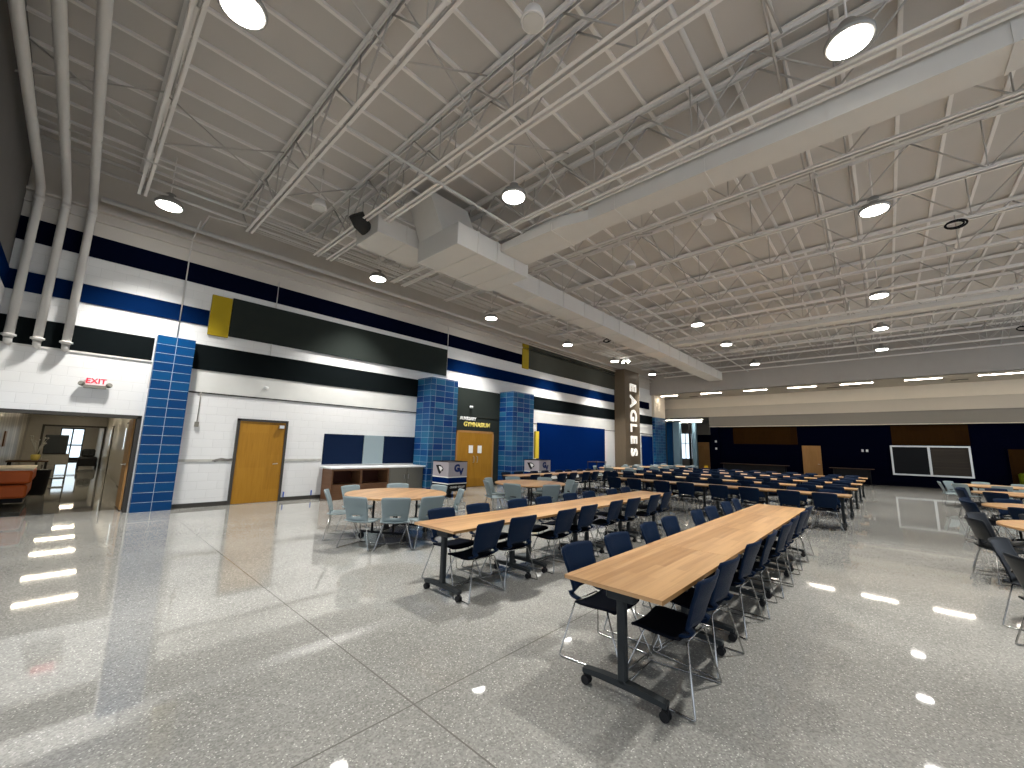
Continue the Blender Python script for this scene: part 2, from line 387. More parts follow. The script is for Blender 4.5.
# corridor opening frame
struct('trim_19', B(OX0-.02, YW-.03, OZ-.07, OX1, YW+.27, OZ).box(OX1-.07, YW-.03, 0, OX1, YW+.27, OZ), 'doorframe')

# corridor behind
CX0, CX1, CZ = -1.45, 1.32, 2.70
struct('wall_corridor_right', B(CX1, YW+.25, 0, CX1+.15, 40.2, CZ), 'corrwall')
struct('wall_corridor_left', B(CX0-.15, YW+.25, 0, CX0, 40.2, CZ), 'lockers')
struct('wall_corridor_side', B(OX1, YW+.25, 0, CX1, YW+.4, CZ), 'corrwall')
struct('ceiling_corridor', B(CX0-.15, YW+.25, CZ, CX1+.15, 40.2, CZ+.1), 'plaster')
mb = MB(); mb.box(CX0, 40, 0, -.42, 40.2, CZ); mb.box(.68, 40, 0, CX1, 40.2, CZ); mb.box(-.42, 40, 2.12, .68, 40.2, CZ)
struct('wall_corridor_end', mb, 'corrwall')
mb = MB(); mb.box(CX0, 31.2, 2.14, CX1, 31.4, CZ); mb.box(CX0, 31.2, 0, -.98, 31.4, 2.14)
struct('wall_corridor_header', mb, 'corrwall')
struct('trim_20', B(-.98, 31.16, 2.06, CX1, 31.44, 2.14).box(-.98, 31.16, 0, -.90, 31.44, 2.06).box(1.24, 31.16, 0, 1.31, 31.44, 2.06), 'doorframe')
d = struct('door_4', B(-.42, 39.98, 0, -.37, 40.1, 2.12).box(.63, 39.98, 0, .68, 40.1, 2.12).box(-.42, 39.98, 2.04, .68, 40.1, 2.12).box(.10, 39.98, 0, .17, 40.1, 2.04)
           .box(-.37, 39.98, .95, .63, 40.1, 1.03).box(-.37, 39.98, 0, .63, 40.1, .18), 'rubber')
B(-.37, 40.04, .18, .10, 40.06, 2.04).box(.17, 40.04, .18, .63, 40.06, 2.04).build('door_glass', 'glow', d)
for i, y in enumerate((14.9, 18.2, 25.5, 32.5)):
    d = struct('door_%d' % (5+i), B(CX1-.03, y, 0, CX1, y+1.0, 2.1), 'doorframe')
    B(CX1-.045, y+.06, .02, CX1-.03, y+.94, 2.04).build('door_leaf', 'corrwall', d)
    B(CX1-.05, y+.7, 1.2, CX1-.045, y+.82, 1.9).build('door_pane', 'glow' if i in (1, 2) else 'glass_dark', d)
for i, y in enumerate((16.5, 19.4, 23.05, 26.05, 28.9, 33, 37)):
    t = empty('corridor_light', (.14, y, CZ), label='linear ceiling light across the corridor, %s from its mouth' % ORD[i], cat='ceiling light', group='corridor lights')
    B(-.60, -.10, -.03, .60, .10, 0).build('housing', 'steel', t)
    B(-.56, -.07, -.04, .56, .07, -.03).build('diffuser', 'ctube', t)
# corridor door leaf folded open beside the jamb
t = empty('open_door', (.98, YW+.30, 0), label='tan wooden door standing open in the corridor mouth beside the blue pier', cat='door')
B(-.045, 0, .02, 0, .95, 2.02).build('leaf', 'tandoor', t)
h = MB().lathe([(.028,0),(.028,.012),(.02,.014)], n=12).build('rosette', 'silver', t); h.location = (-.045, .12, 1.0); h.rotation_euler = (0,-PI/2,0)
MB().tube([(-.05,.12,1.0),(-.10,.12,1.0),(-.115,.14,1.0),(-.115,.25,1.0)], .011, 8).build('lever', 'silver', t)

# ------------------------------------------------------------------ far end of the room
struct('wall_far', B(XU, YR, ZS, XU+.2, YW+.2, ZD), 'upper')
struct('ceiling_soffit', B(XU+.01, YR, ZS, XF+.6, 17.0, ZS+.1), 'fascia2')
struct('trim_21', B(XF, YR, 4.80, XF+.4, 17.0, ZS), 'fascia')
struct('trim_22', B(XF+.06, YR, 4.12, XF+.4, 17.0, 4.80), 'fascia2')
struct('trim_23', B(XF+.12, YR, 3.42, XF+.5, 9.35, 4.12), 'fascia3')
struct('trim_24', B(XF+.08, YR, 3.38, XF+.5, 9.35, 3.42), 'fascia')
struct('wall_dark', B(XF+.3, YR, 0, XF+.5, 9.25, 3.40), 'darknavy')
struct('trim_25', B(XF+.1, 8.75, 0, XF+.5, 9.3, 3.40), 'darknavy')
# brown upper panels, serving hatch, doors
for i, (y0, y1, z0, z1, lb) in enumerate(((4.15, 7.85, 2.2, 3.36, 'brown wood panel high on the dark wall beside the tan door'), (-3.2, -.25, 2.26, 3.36, 'brown wood panel above the serving hatch on the dark wall'))):
    tag(B(XF+.26, y0, z0, XF+.3, y1, z1).build('wall_panel', 'brownpanel'), lb, 'panel', 'brown panels on the dark wall')
t = empty('serving_hatch', (XF+.3, -1.66, 0), label='silver-framed serving hatch with dark pane and brown roller shutter', cat='window')
mb = MB()
for a in ((-1.52,.6,1.52,.68),(-1.52,2.14,1.52,2.22),(-1.52,.68,-1.44,2.14),(1.44,.68,1.52,2.14),(-.05,.68,.05,2.14)): mb.box(-.08, a[0], a[1], 0, a[2], a[3])
mb.build('frame', 'silver', t)
B(-.03, .05, .68, -.01, 1.44, 2.14).build('pane', 'glass_dark', t)
B(-.03, -1.44, .68, -.01, -.05, 2.14).build('shutter', 'shutter', t)
t = struct('door_1', B(XF+.24, 2.95, 0, XF+.3, 4.0, 2.2), 'darknavy')
B(XF+.22, 3.0, .01, XF+.24, 3.95, 2.14).build('door_leaf', 'tandoor', t)
MB().tube([(XF+.22,3.1,1.02),(XF+.17,3.1,1.02),(XF+.17,3.2,1.02)], .012, 6).build('door_lever', 'silver', t)
t = struct('door_2', B(XF+.24, -6.3, 0, XF+.3, -4.35, 2.15), 'darknavy')
B(XF+.21, -6.25, .01, XF+.24, -5.32, 2.1).box(XF+.21, -5.29, .01, XF+.24, -4.4, 2.1).build('door_leaf', 'brownpanel', t)
t = empty('wet_floor_sign', (XF-.1, -4.75, 0), label='yellow-green upright bin standing before the brown double door', cat='bin'); t.name = 'waste_bin'
MB().lathe([(.15,0),(.17,.02),(.2,.85),(.19,.87)], n=16).build('bin_body', 'green', t)
MB().lathe([(.205,.85),(.205,.9),(.12,.96),(.04,.98)], n=16).build('bin_lid', 'green', t)
for i, (y, z) in enumerate(((1.05,1.9),(.85,1.9))):
    B(XF+.27, y-.05, z-.07, XF+.3, y+.05, z+.07).build('wall_switch', 'white', label='small white switch plate on the dark wall, %s' % ('nearer the tan door' if i == 0 else 'nearer the serving hatch'), cat='switch', group='switch plates')
for i, z in enumerate((1.85, 2.35)):
    B(XF+.07, 8.95-.06, z-.07, XF+.1, 9.01, z+.07).build('wall_sensor', 'white', label='small white box on the dark corner column, %s one' % ('lower' if i == 0 else 'upper'), cat='wall box', group='column boxes')
def low_counter(y0, y1, lb):
    t = empty('serving_ledge', (XF-.5, (y0+y1)/2, 0), label=lb, cat='table', group='dark tables against the far wall'); h = (y1-y0)/2
    B(-.35, -h, .84, .35, h, .88, bev=.008).build('tabletop', 'brownthing', t)
    for sx in (-.25, .25):
        for sy in (-h+.2, h-.2): MB().tube([(sx,sy,0),(sx,sy,.84)], .025, 8).build('leg', 'rubber', t)
    B(-.2, -h+.2, .3, -.17, h-.2, .84).build('modesty_panel', 'rubber', t)
low_counter(4.6, 8.5, 'long dark table against the far wall beneath the brown panel')
low_counter(.6, 2.6, 'short dark table against the far wall between tan door and hatch')

# linear lights in the soffit
for i, (y0, y1) in enumerate(((10.6,11.8),(7.75,9.0),(5.15,6.4),(2.7,4.06),(.24,1.6),(-2.3,-.98),(-4.85,-3.5),(-7.4,-6.1),(-9.9,-8.6))):
    t = empty('soffit_light', (28.75, (y0+y1)/2, ZS), label='linear light in the far soffit, %s from the left wall' % ORD[i], cat='ceiling light', group='soffit linear lights')
    h = (y1-y0)/2
    B(-.09, -h-.03, -.02, .09, h+.03, 0).build('housing', 'white', t)
    B(-.07, -h, -.03, .07, h, -.02).build('diffuser', 'tube', t)
for i, y in enumerate((9.9, 2.0, 1.0, -3.0)):
    B(29.9, y-.3, ZS-.015, 30.05, y+.3, ZS).build('air_vent', 'slot', label='dark slot vent in the far soffit, %s from the left wall' % ORD[i], cat='vent', group='soffit vents')

# lobby seen through the opening at the far left
LX = 38.5
struct('ceiling_lobby', B(XF+.4, 6.0, 4.12, LX+.3, 17.0, 4.3), 'fascia3')
mb = MB(); mb.box(LX, 8.5, 0, LX+.2, 17.0, .95); mb.box(LX, 8.5, 3.2, LX+.2, 17, 4.12); mb.box(LX, 8.5, .95, LX+.2, 13.0, 3.2); mb.box(LX, 14.3, .95, LX+.2, 17, 3.2)
struct('wall_lobby_end', mb, 'fascia3')
struct('wall_lobby_side', B(XF+.5, 9.0, 0, LX, 9.2, 4.12), 'darknavy')
struct('wall_lobby_left', B(29.95, 17.0, 0, LX+.2, 17.2, 5.6), 'lobbyblue')
struct('wall_lobby_return', B(29.95, YW+.25, 0, 30.1, 17.0, 5.6), 'lobbyblue')
t = struct('window_1', MB().box(LX, 13.0, .95, LX+.1, 13.08, 3.2).box(LX, 14.22, .95, LX+.1, 14.3, 3.2).box(LX, 13.6, .95, LX+.1, 13.66, 3.2).box(LX, 13.0, 2.3, LX+.1, 14.3, 2.36), 'silver')
B(LX+.04, 13.08, .95, LX+.06, 14.22, 3.2).build('window_glass', 'glow', t)
for x, y, sz, m, lb in ((36.0, 14.0, .5, 'lobbyblue', 'dark blue column in the lobby beyond the far opening'), (35.5, 13.24, .52, 'lobbypale', 'pale blue lit column in the lobby beyond the far opening'), (36.0, 12.35, .16, 'rubber', 'slim black post in the lobby between pale and cyan columns'), (36.2, 12.02, .3, 'lobbypale', 'narrow pale blue column in the lobby nearest the tan door')):
    t = empty('lobby_column', (x, y, 0), label=lb, cat='column')
    B(-sz/2, -sz/2, .12, sz/2, sz/2, 4.1).build('shaft', m, t); B(-sz/2-.02, -sz/2-.02, 0, sz/2+.02, sz/2+.02, .12).build('plinth', 'rubber', t)
t = empty('lobby_door', (LX-.02, 12.05, 0), label='tan door in the lobby beyond the far opening under a dark header', cat='door')
B(-.03, -.48, 0, 0, .45, 2.45).build('leaf', 'tandoor', t); B(-.05, -.85, 2.45, 0, .55, 3.1).build('header', 'darknavy', t); B(-.03, -2.9, 0, 0, -.5, 3.1).build('side_panel', 'darknavy', t)
for i, (x, y0, y1) in enumerate(((33.0, 10.3, 13.4), (35.6, 11.2, 13.2))):
    t = empty('lobby_light', (x, (y0+y1)/2, 4.12), label='long thin ceiling light in the lobby, %s' % ('nearer the opening' if i == 0 else 'deeper in'), cat='ceiling light', group='lobby lights')
    h = (y1-y0)/2
    B(-.07, -h, -.05, .07, h, 0).build('housing', 'white', t); B(-.06, -h+.02, -.06, .06, h-.02, -.05).build('diffuser', 'tube', t)
t = empty('floor_sign', (30.2, 9.35, 0), label='yellow folding caution sign on the floor by the far opening', cat='floor sign')
for s in (-1, 1):
    MB().loft([[(s*.17,-.15,0),(s*.17,.15,0),(s*.15,.15,0),(s*.15,-.15,0)], [(s*.02,-.11,.66),(s*.02,.11,.66),(0,.11,.66),(0,-.11,.66)]], False).build('panel', 'gloss_yellow', t)

# ================================================================== LEFT WALL FEATURES
def pier(name, x0, x1, yf, z, m, label):
    t = empty(name, ((x0+x1)/2, YW, 0), label=label, cat='pier')
    hw = (x1-x0)/2
    B(-hw, yf-YW, 0, hw, 0, z).build('shaft', m, t)
    return t
pier('tiled_pier', 1.07, 1.76, 12.0, 3.93, 'tile_even', 'bright blue tiled pier beside the corridor opening')
pier('tiled_pier', 8.21, 9.38, 11.35, 3.93, 'tile', 'blue mosaic pier on the counter side of the gymnasium doors')
pier('tiled_pier', 12.43, 13.79, 11.40, 3.93, 'tile', 'blue mosaic pier between the gymnasium doors and the royal blue panel')
MB().tube([(1.42, YW-.03, 3.93), (1.42, YW-.03, 6.2), (1.42, YW-.1, 6.45), (1.42, YW-.9, 6.62)], .014, 6).build('conduit', 'pipe', label='thin white conduit rising from the top of the corridor pier', cat='conduit')
MB().tube([(3.42, YW-.035, 3.9), (3.42, YW-.035, 6.0)], .012, 6).build('conduit', 'pipe', label='thin white conduit over the grey panel beside its gold end', cat='conduit')
MB().tube([(9.44, YW-.035, 3.93), (9.44, YW-.035, 6.2)], .012, 6).build('conduit', 'pipe', label='thin white conduit where the charcoal panel ends above the pier', cat='conduit')
t = empty('taupe_pier', (23.55, YW, 0), label='tall taupe pier carrying large white letters that read downward', cat='pier')
B(-.98, -.72, 0, .98, 0, 6.53).build('shaft', 'taupe', t)
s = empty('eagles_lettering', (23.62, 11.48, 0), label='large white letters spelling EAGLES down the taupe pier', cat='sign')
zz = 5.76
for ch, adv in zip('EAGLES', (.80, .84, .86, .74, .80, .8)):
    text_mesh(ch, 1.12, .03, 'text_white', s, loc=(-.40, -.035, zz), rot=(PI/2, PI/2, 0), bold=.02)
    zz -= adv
pier('corner_pier', 28.05, 29.93, 12.0, 3.95, 'tile', 'dark blue tiled corner pier beside the far opening')
struct('wall_corner', B(28.05, 12.0, 3.96, 29.93, YW, ZS), 'fascia')
t = struct('door_9', B(26.15, YW-.04, 0, 28.0, YW, 2.60), 'silver')
B(26.2, YW-.06, .02, 27.9, YW-.04, 2.55).build('door_leaf', 'royal', t)

# acoustic panels
def panel(x0, x1, z0, z1, m, lb, grp=None, th=.05):
    return tag(B(x0, YW-th, z0, x1, YW, z1, bev=.006).build('wall_panel', m), lb, 'panel', grp)
panel(1.98, 2.41, 4.17, 5.21, 'yellow', 'gold wall panel at the near end of the charcoal panel')
panel(2.42, 9.44, 4.22, 5.24, 'charcoal', 'long charcoal wall panel high between the blue stripe and gold panel')
panel(13.83, 14.27, 5.24, 6.44, 'yellow', 'gold wall panel high on the wall past the gymnasium doors')
panel(14.28, 22.58, 5.28, 6.52, 'greypanel', 'long grey wall panel high between second gold panel and taupe pier')
panel(15.0, 21.3, .45, 2.78, 'royal', 'large royal blue wall panel between the mosaic pier and taupe pier')
panel(14.82, 15.08, 1.1, 2.36, 'brightyellow', 'small bright yellow upright panel at the edge of the royal blue panel', th=.09)
panel(5.08, 6.32, .96, 1.85, 'navyboard', 'navy tack board above the open cubbies', 'boards above the counter', .03)
panel(6.33, 7.02, .96, 1.85, 'greyboard', 'pale grey board between two navy boards', 'boards above the counter', .03)
panel(7.03, 8.20, .96, 1.85, 'navyboard', 'navy tack board next to the blue mosaic pier', 'boards above the counter', .03)

# single oak door
t = struct('door_3', B(2.86, YW-.05, 0, 2.92, YW, 2.15).box(4.0, YW-.05, 0, 4.06, YW, 2.15).box(2.86, YW-.05, 2.09, 4.06, YW, 2.15), 'doorframe')
B(2.92, YW-.03, .01, 4.0, YW-.005, 2.09).build('door_leaf', 'door', t)
MB().tube([(3.88,YW-.03,1.0),(3.88,YW-.09,1.0),(3.86,YW-.1,1.0),(3.76,YW-.1,.99)], .012, 8).build('door_lever', 'silver', t)
B(3.83, YW-.1, 1.94, 3.95, YW-.03, 2.02).build('door_closer', 'silver', t)
# gymnasium double doors
t = struct('door_10', B(10.05, YW-.06, 0, 10.13, YW-.02, 2.2).box(12.0, YW-.06, 0, 12.08, YW-.02, 2.2).box(10.05, YW-.06, 2.12, 12.08, YW-.02, 2.2), 'tandoor')
for k in (0, 1):
    x0 = 10.13 + k*.935
    l = B(x0, YW-.05, .01, x0+.93, YW-.022, 2.12).build('door_leaf', 'door', t)
    px = x0 + (.58 if k == 0 else .12)
    B(px, YW-.06, 1.32, px+.22, YW-.05, 1.62).build('door_notice', 'white', l)
    hx = x0 + (.84 if k == 0 else .09)
    MB().tube([(hx,YW-.05,.95),(hx,YW-.1,.97),(hx,YW-.1,1.18),(hx,YW-.05,1.2)], .012, 6).build('door_pull', 'silver', l)
s = empty('gymnasium_sign', (10.2, YW-.03, 0), label='white and gold letters reading AUXILIARY GYMNASIUM above the double doors', cat='sign')
text_mesh('AUXILIARY', .17, .01, 'text_plain', s, 'lettering', (.02, 0, 2.62), (PI/2, 0, 0), bold=.004)
text_mesh('GYMNASIUM', .25, .01, 'text_gold', s, 'lettering', (.22, 0, 2.37), (PI/2, 0, 0), bold=.006)

# exit sign with emergency heads
t = empty('exit_sign', (.23, YW, 2.72), label='white exit sign with red letters above the corridor opening', cat='sign')
B(-.15, -.10, -.06, .15, -.03, .13).build('sign_face', 'exit_face', t)
B(-.17, -.11, -.12, .17, 0, -.06).build('battery_box', 'cabgrey', t)
text_mesh('EXIT', .15, .004, 'text_red', t, 'lettering', (0, -.103, -.025), (PI/2, 0, 0), 'CENTER', bold=.003)
for sx in (-1, 1):
    h = MB().lathe([(.015,-.05),(.045,-.03),(.05,.03),(.04,.045)], n=12).build('emergency_head', 'cabgrey', t)
    h.location = (sx*.20, -.08, -.045); h.rotation_euler = (PI/2*.8, 0, sx*.5)
# horn strobes / cameras
def wallcam(x, z, lb):
    t = empty('security_camera', (x, YW, z), label=lb, cat='camera')
    MB().lathe([(.055,0),(.055,.02),(.02,.03)], n=14).build('mount', 'white', t).rotation_euler = (PI/2, 0, 0)
    MB().lathe([(.0,-.05),(.03,-.045),(.05,-.02),(.055,.02),(.05,.04)], (0,-.1,-.01), n=14).build('dome', 'white', t)
    MB().tube([(0,-.02,.02),(0,-.1,.03)], .015, 8).build('arm', 'white', t)
wallcam(3.4, 3.0, 'white dome camera on the wall above the oak door')
wallcam(10.75, 3.15, 'white dome camera above the gymnasium doors')
t = empty('outlet_box', (2.03, YW, 1.95), label='small grey outlet box with conduit beside the corridor pier', cat='outlet')
B(-.04, -.05, -.06, .04, 0, .06, bev=.005).build('box', 'cabgrey', t); MB().tube([(0,-.02,.06),(0,-.02,.78)], .008, 6).build('conduit', 'cabgrey', t)
for i, x in enumerate((4.12, 4.85)):
    tag(B(x, YW-.018, .06, x+.03, YW, .24).build('tape_strip', 'tape'), 'blue tape strip at the wall foot %s' % ('beside the oak door' if i == 0 else 'near the cubby cabinet'), 'tape', 'blue tape strips')

# three white drain pipes
for i, (x, xt) in enumerate(((-.84, -1.0), (-.58, -.68), (-.27, -.35))):
    t = empty('drain_pipe', (0, 0, 0), label='thick white vertical pipe on the wall above the corridor, %s from the room corner' % ORD[i], cat='pipe', group='three white drain pipes')
    r = .068
    yb = YW-.14; x2 = (-1.03, -.67, -.29)[i]
    MB().tube([(x2, YW, 3.34), (x2, yb+.03, 3.35), (x2, yb, 3.42)], [r*.8, r*.85, r*.85], 14).build('elbow', 'pipe', t)
    MB().lathe([(r,0),(r*1.45,.01),(r*1.45,.04),(r,.05)], (x2, yb, 3.44), n=16).build('collar', 'pipe', t)
    MB().tube([(x2, yb, 3.42), (x2, yb, 6.35), (x2-.01, yb-.06, 6.50), (x2-.02, yb-.22, 6.57), ((-1.09,-.75,-.38)[i], 6.0, 6.6), ((-1.12,-.80,-.43)[i], 1.55, 6.6)], r, 16).build('pipe_run', 'pipe', t)
    MB().lathe([(r*1.12,0),(r*1.12,.1)], (x2, yb, 6.22), n=16).build('coupling', 'pipe', t)

# ------------------------------------------------------------------ counter and cubbies
tag(B(5.05, 11.45, .86, 8.25, YW-.02, .91, bev=.008).build('countertop', 'counter'), 'long white countertop under the navy tack boards', 'countertop')
t = empty('cubby_cabinet', (6.0, YW-.03, 0), label='wooden cabinet with two dark open cubbies under the white countertop', cat='cabinet')
mb = MB(); D0 = -.62
mb.box(-.88, D0, 0, -.86+.03, 0, .86); mb.box(.87, D0, 0, .92, 0, .86); mb.box(-.85, D0, 0, .87, 0, .42); mb.box(-.85, D0, .80, .87, 0, .86); mb.box(-.02, D0, .42, .04, 0, .80); mb.box(-.85, -.03, .42, .87, 0, .8)
mb.build('body', 'cabwood', t)
B(-.845, -.04, .42, -.02, -.03, .80).box(.04, -.04, .42, .865, -.03, .8).build('back_panel', 'cabdark', t)
mb = MB()
t = empty('base_cabinet', (7.52, YW-.03, 0), label='greige base cabinet with two doors beside the mosaic pier', cat='cabinet')
B(-.59, -.6, 0, .68, 0, .86).build('body', 'cabgrey', t)
for k in (0, 1):
    x0 = -.56 + k*.62
    d = B(x0, -.62, .04, x0+.58, -.60, .84).build('door', 'cabgrey', t)
    B(x0+(.5 if k == 0 else .03), -.64, .5, x0+(.52 if k == 0 else .05), -.62, .64).build('handle', 'silver', d)

# ------------------------------------------------------------------ GV collection bins
def gv_bin(cx, cy, lb, rz=0):
    t = empty('collection_bin', (cx, cy, 0), rz, label=lb, cat='bin', group='branded rolling bins')
    w_, d_ = .38, .40
    B(-w_, -d_, .18, w_, d_, .42).build('lower_skirt', 'rubber', t)
    B(-w_, -d_, .42, w_, d_, .62).build('blue_band', 'royal', t)
    B(-w_-.002, -d_-.002, .60, w_+.002, d_+.002, .63).box(-w_-.002, -d_-.002, .40, w_+.002, d_+.002, .43).build('white_stripe', 'white', t)
    mb = MB()
    for a in ((-w_,-d_,w_,-d_+.02),(-w_,d_-.02,w_,d_),(-w_,-d_+.02,-w_+.02,d_-.02),(w_-.02,-d_+.02,w_,d_-.02)): mb.box(a[0],a[1],.62,a[2],a[3],1.08)
    mb.build('upper_wrap', 'binwrap', t)
    mb = MB()
    for a in ((-w_-.01,-d_-.01,w_+.01,-d_+.03),(-w_-.01,d_-.03,w_+.01,d_+.01),(-w_-.01,-d_+.03,-w_+.03,d_-.03),(w_-.03,-d_+.03,w_+.01,d_-.03)): mb.box(a[0],a[1],1.08,a[2],a[3],1.10)
    mb.build('rim', 'rubber', t)
    text_mesh('G', .30, .003, 'text_blue', t, 'letter', (-.15, -d_-.004, .79), (PI/2,0,0), bold=.02)
    text_mesh('V', .26, .003, 'text_blue', t, 'letter', (.05, -d_-.006, .69), (PI/2,0,0), bold=.02)
    text_mesh('GRAND VALLEY', .085, .003, 'text_plain', t, 'lettering', (-.30, -d_-.004, .28), (PI/2,0,0))
    # bird head emblem on the side facing the tables (a dark crest and a white face)
    X = -w_-.004
    def pl(p, m, nm, off): MB().poly([(X-off, -a*.9+.0, z) for a, z in p], (-1,0,0), .003).build(nm, m, t)
    pl([(-.27,.97),(-.02,.98),(.10,.94),(.17,.86),(.14,.80),(.06,.79),(.02,.73),(-.04,.69),(-.12,.76),(-.19,.86)], 'rubber', 'emblem_crest', 0)
    pl([(-.10,.94),(.06,.925),(.13,.865),(.07,.83),(.03,.78),(-.03,.83)], 'white', 'emblem_face', .004)
    for sx in (-.3, .3):
        for sy in (-.31, .31):
            c = MB().lathe([(.03,-.02),(.055,-.015),(.055,.015),(.03,.02)], n=14); o = c.build('caster', 'rubber', t); o.location = (sx, sy, .055); o.rotation_euler = (PI/2, 0, 0)
            B(sx-.035, sy-.03, .09, sx+.035, sy+.03, .18).build('caster_mount', 'castiron', t)
gv_bin(8.49, 10.50, 'rolling bin with GV letters and bird emblem before the doors\' near pier')
gv_bin(13.55, 10.95, 'rolling bin with GV letters beyond the second round table by the farther pier')

# ================================================================== CEILING STEEL
def joist_meshes():
    y0, y1 = YR+.2, YW-.05; yb0, yb1 = YR+.2, YW-1.2
    bot = MB(); 
    for s in (-1, 1):
        bot.box(s*.022, yb0, ZJ, s*.075, yb1, ZJ+.012); bot.box(s*.022, yb0, ZJ, s*.034, yb1, ZJ+.06)
    top = MB()
    for s in (-1, 1):
        top.box(s*.022, y0, ZD-.06, s*.08, y1, ZD-.048); top.box(s*.022, y0, ZD-.12, s*.034, y1, ZD-.05)
    web = MB(); step = .91; y = yb1; up = True; k = 0
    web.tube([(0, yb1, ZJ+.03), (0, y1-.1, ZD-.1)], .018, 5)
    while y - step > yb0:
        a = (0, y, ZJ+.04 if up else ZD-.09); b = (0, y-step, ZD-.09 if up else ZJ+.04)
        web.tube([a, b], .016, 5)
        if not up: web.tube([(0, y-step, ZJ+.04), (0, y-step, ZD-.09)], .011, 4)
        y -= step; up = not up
    return bot.mesh('bottom_chord', [M['steel']]), top.mesh('top_chord', [M['steel']]), web.mesh('web', [M['websteel_shaded']])
jm = joist_meshes()
JX = [-5.4, -3.5, -1.55, .37, 2.31, 3.89, 4.24, 6.22, 6.60, 8.30, 10.28, 12.25, 14.2, 16.15, 18.1, 20.05, 22.0, 23.95, 25.9, 27.5]
for i, x in enumerate(JX):
    if x < -1.4: nm = 'steel roof joist behind the corner pipes, %s counting back' % ORD[2-i]
    elif x > 27: nm = 'steel roof joist tight against the far upper wall'
    else: nm = 'white open-web roof joist crossing the hall, %s from the corner pipes' % ORD[i-3]
    t = empty('roof_joist', (x, 0, 0), label=nm, cat='joist', group='open-web roof joists')
    for n_, me in zip(('bottom_chord', 'top_chord', 'web'), jm): link(n_, me, t)
    nx = JX[i+1] if i+1 < len(JX) else None
    if nx and nx - x > 1:
        d = nx - x
        for yb in (8.8, 4.3, .6, -4.2, -9.0):
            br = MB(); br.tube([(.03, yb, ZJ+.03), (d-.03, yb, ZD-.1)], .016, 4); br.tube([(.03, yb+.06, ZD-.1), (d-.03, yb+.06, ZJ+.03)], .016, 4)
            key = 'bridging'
            o = br.build('bridging', 'websteel_shaded', t)

# ducts -------------------------------------------------------------
def seams(mb, axis, a0, a1, step, x0, x1, y0, y1, z0, z1):
    a = a0
    while a <= a1 + 1e-4:
        e = .014
        if axis == 'x': mb.box(a-.02, y0-e, z0-e, a+.02, y1+e, z1+e)
        else: mb.box(x0-e, a-.02, z0-e, x1+e, a+.02, z1+e)
        a += step
t = empty('main_duct', (5, 7.2, 5.9), label='long rectangular supply duct running down the hall to the far wall', cat='duct')
def P(mb, nm, m='duct'): o = mb.build(nm, m, t); o.location = (-5, -7.2, -5.9); return o
P(B(5.10, 6.42, 5.9, 7.45, 7.92, 6.42, bev=.01), 'plenum_box')
P(B(7.45, 6.98, 5.9, 26.3, 7.72, 6.40, bev=.01), 'straight_run')
for xx in (5.7, 6.32, 6.94): mb = MB(); seams(mb, 'x', xx, xx, 1, 0, 0, 6.42, 7.92, 5.9, 6.42); P(mb, 'seam')
for k in range(15): mb = MB(); seams(mb, 'x', 8.6+1.2*k, 8.6+1.2*k, 1, 0, 0, 6.98, 7.72, 5.9, 6.40); P(mb, 'seam')
t = empty('cross_duct', (7.2, 0, 6.45), label='wide rectangular duct crossing the hall between joists', cat='duct')
def P2(mb, nm, m='duct'): o = mb.build(nm, m, t); o.location = (-7.2, 0, -6.45); return o
mb = MB(); mb.box(6.76, YR+.5, 6.34, 7.29, 4.2, 6.80)
mb.loft([[(6.76,4.2,6.34),(7.29,4.2,6.34),(7.29,4.2,6.58),(6.76,4.2,6.58)], [(6.56,4.8,6.31),(7.40,4.8,6.31),(7.40,4.8,6.56),(6.56,4.8,6.56)], [(6.42,6.4,6.22),(7.36,6.4,6.22),(7.36,6.4,6.42),(6.42,6.4,6.42)]], False)
P2(mb, 'duct_run')
for yy in [-13.4+1.7*k for k in range(11)]: mb = MB(); seams(mb, 'y', yy, yy, 1, 6.76, 7.29, 0, 0, 6.34, 6.80); P2(mb, 'seam')
for yy in (5.0, 5.6): mb = MB(); seams(mb, 'y', yy, yy, 1, 6.53, 7.40, 0, 0, 6.30, 6.45); P2(mb, 'seam')
t = empty('cross_duct', (18.55, 0, 6.4), label='second crossing duct, deep in the hall past the row lamps', cat='duct')
B(-.24, YR+.5, .02, .24, 6.9, .17).build('duct_run', 'duct', t)
for k in range(12): B(-.25, -13.6+1.75*k, .01, .25, -13.57+1.75*k, .18).build('seam', 'duct', t)
t = empty('twin_emergency_light', (20.4, 10.25, 6.45), label='twin-headed emergency light hanging from the joists near the taupe pier', cat='lamp')
B(-.05, -.18, 0, .05, .18, .16).build('battery_box', 'white', t)
for sy in (-.16, .16):
    o = MB().lathe([(.03,-.05),(.08,0),(.085,.02),(.07,.03)], n=14).build('lamp_head', 'lens', t); o.location = (-.07, sy, -.04); o.rotation_euler = (0, PI*.8, 0)
t = empty('branch_duct', (4.4, 8.6, 6.4), label='short angled duct rising from the plenum box toward the left wall', cat='duct')
mb = MB(); mb.loft([[(5.12,7.0,6.40),(5.12,7.9,6.40),(6.3,7.9,6.42),(6.3,7.0,6.42)], [(4.75,7.1,7.3),(4.75,7.9,7.3),(5.9,7.9,7.3),(5.9,7.1,7.3)]], False)
o = mb.build('riser', 'duct', t); o.location = (-4.4, -8.6, -6.4)
mb = MB(); mb.box(4.05, 7.95, 6.28, 5.60, 8.98, 6.72, bev=.01); o = mb.build('outlet_run', 'duct', t); o.location = (-4.4, -8.6, -6.4)
mb = MB(); seams(mb, 'x', 4.8, 4.8, 1, 0, 0, 7.95, 8.98, 6.28, 6.72); o = mb.build('seam', 'duct', t); o.location = (-4.4, -8.6, -6.4)
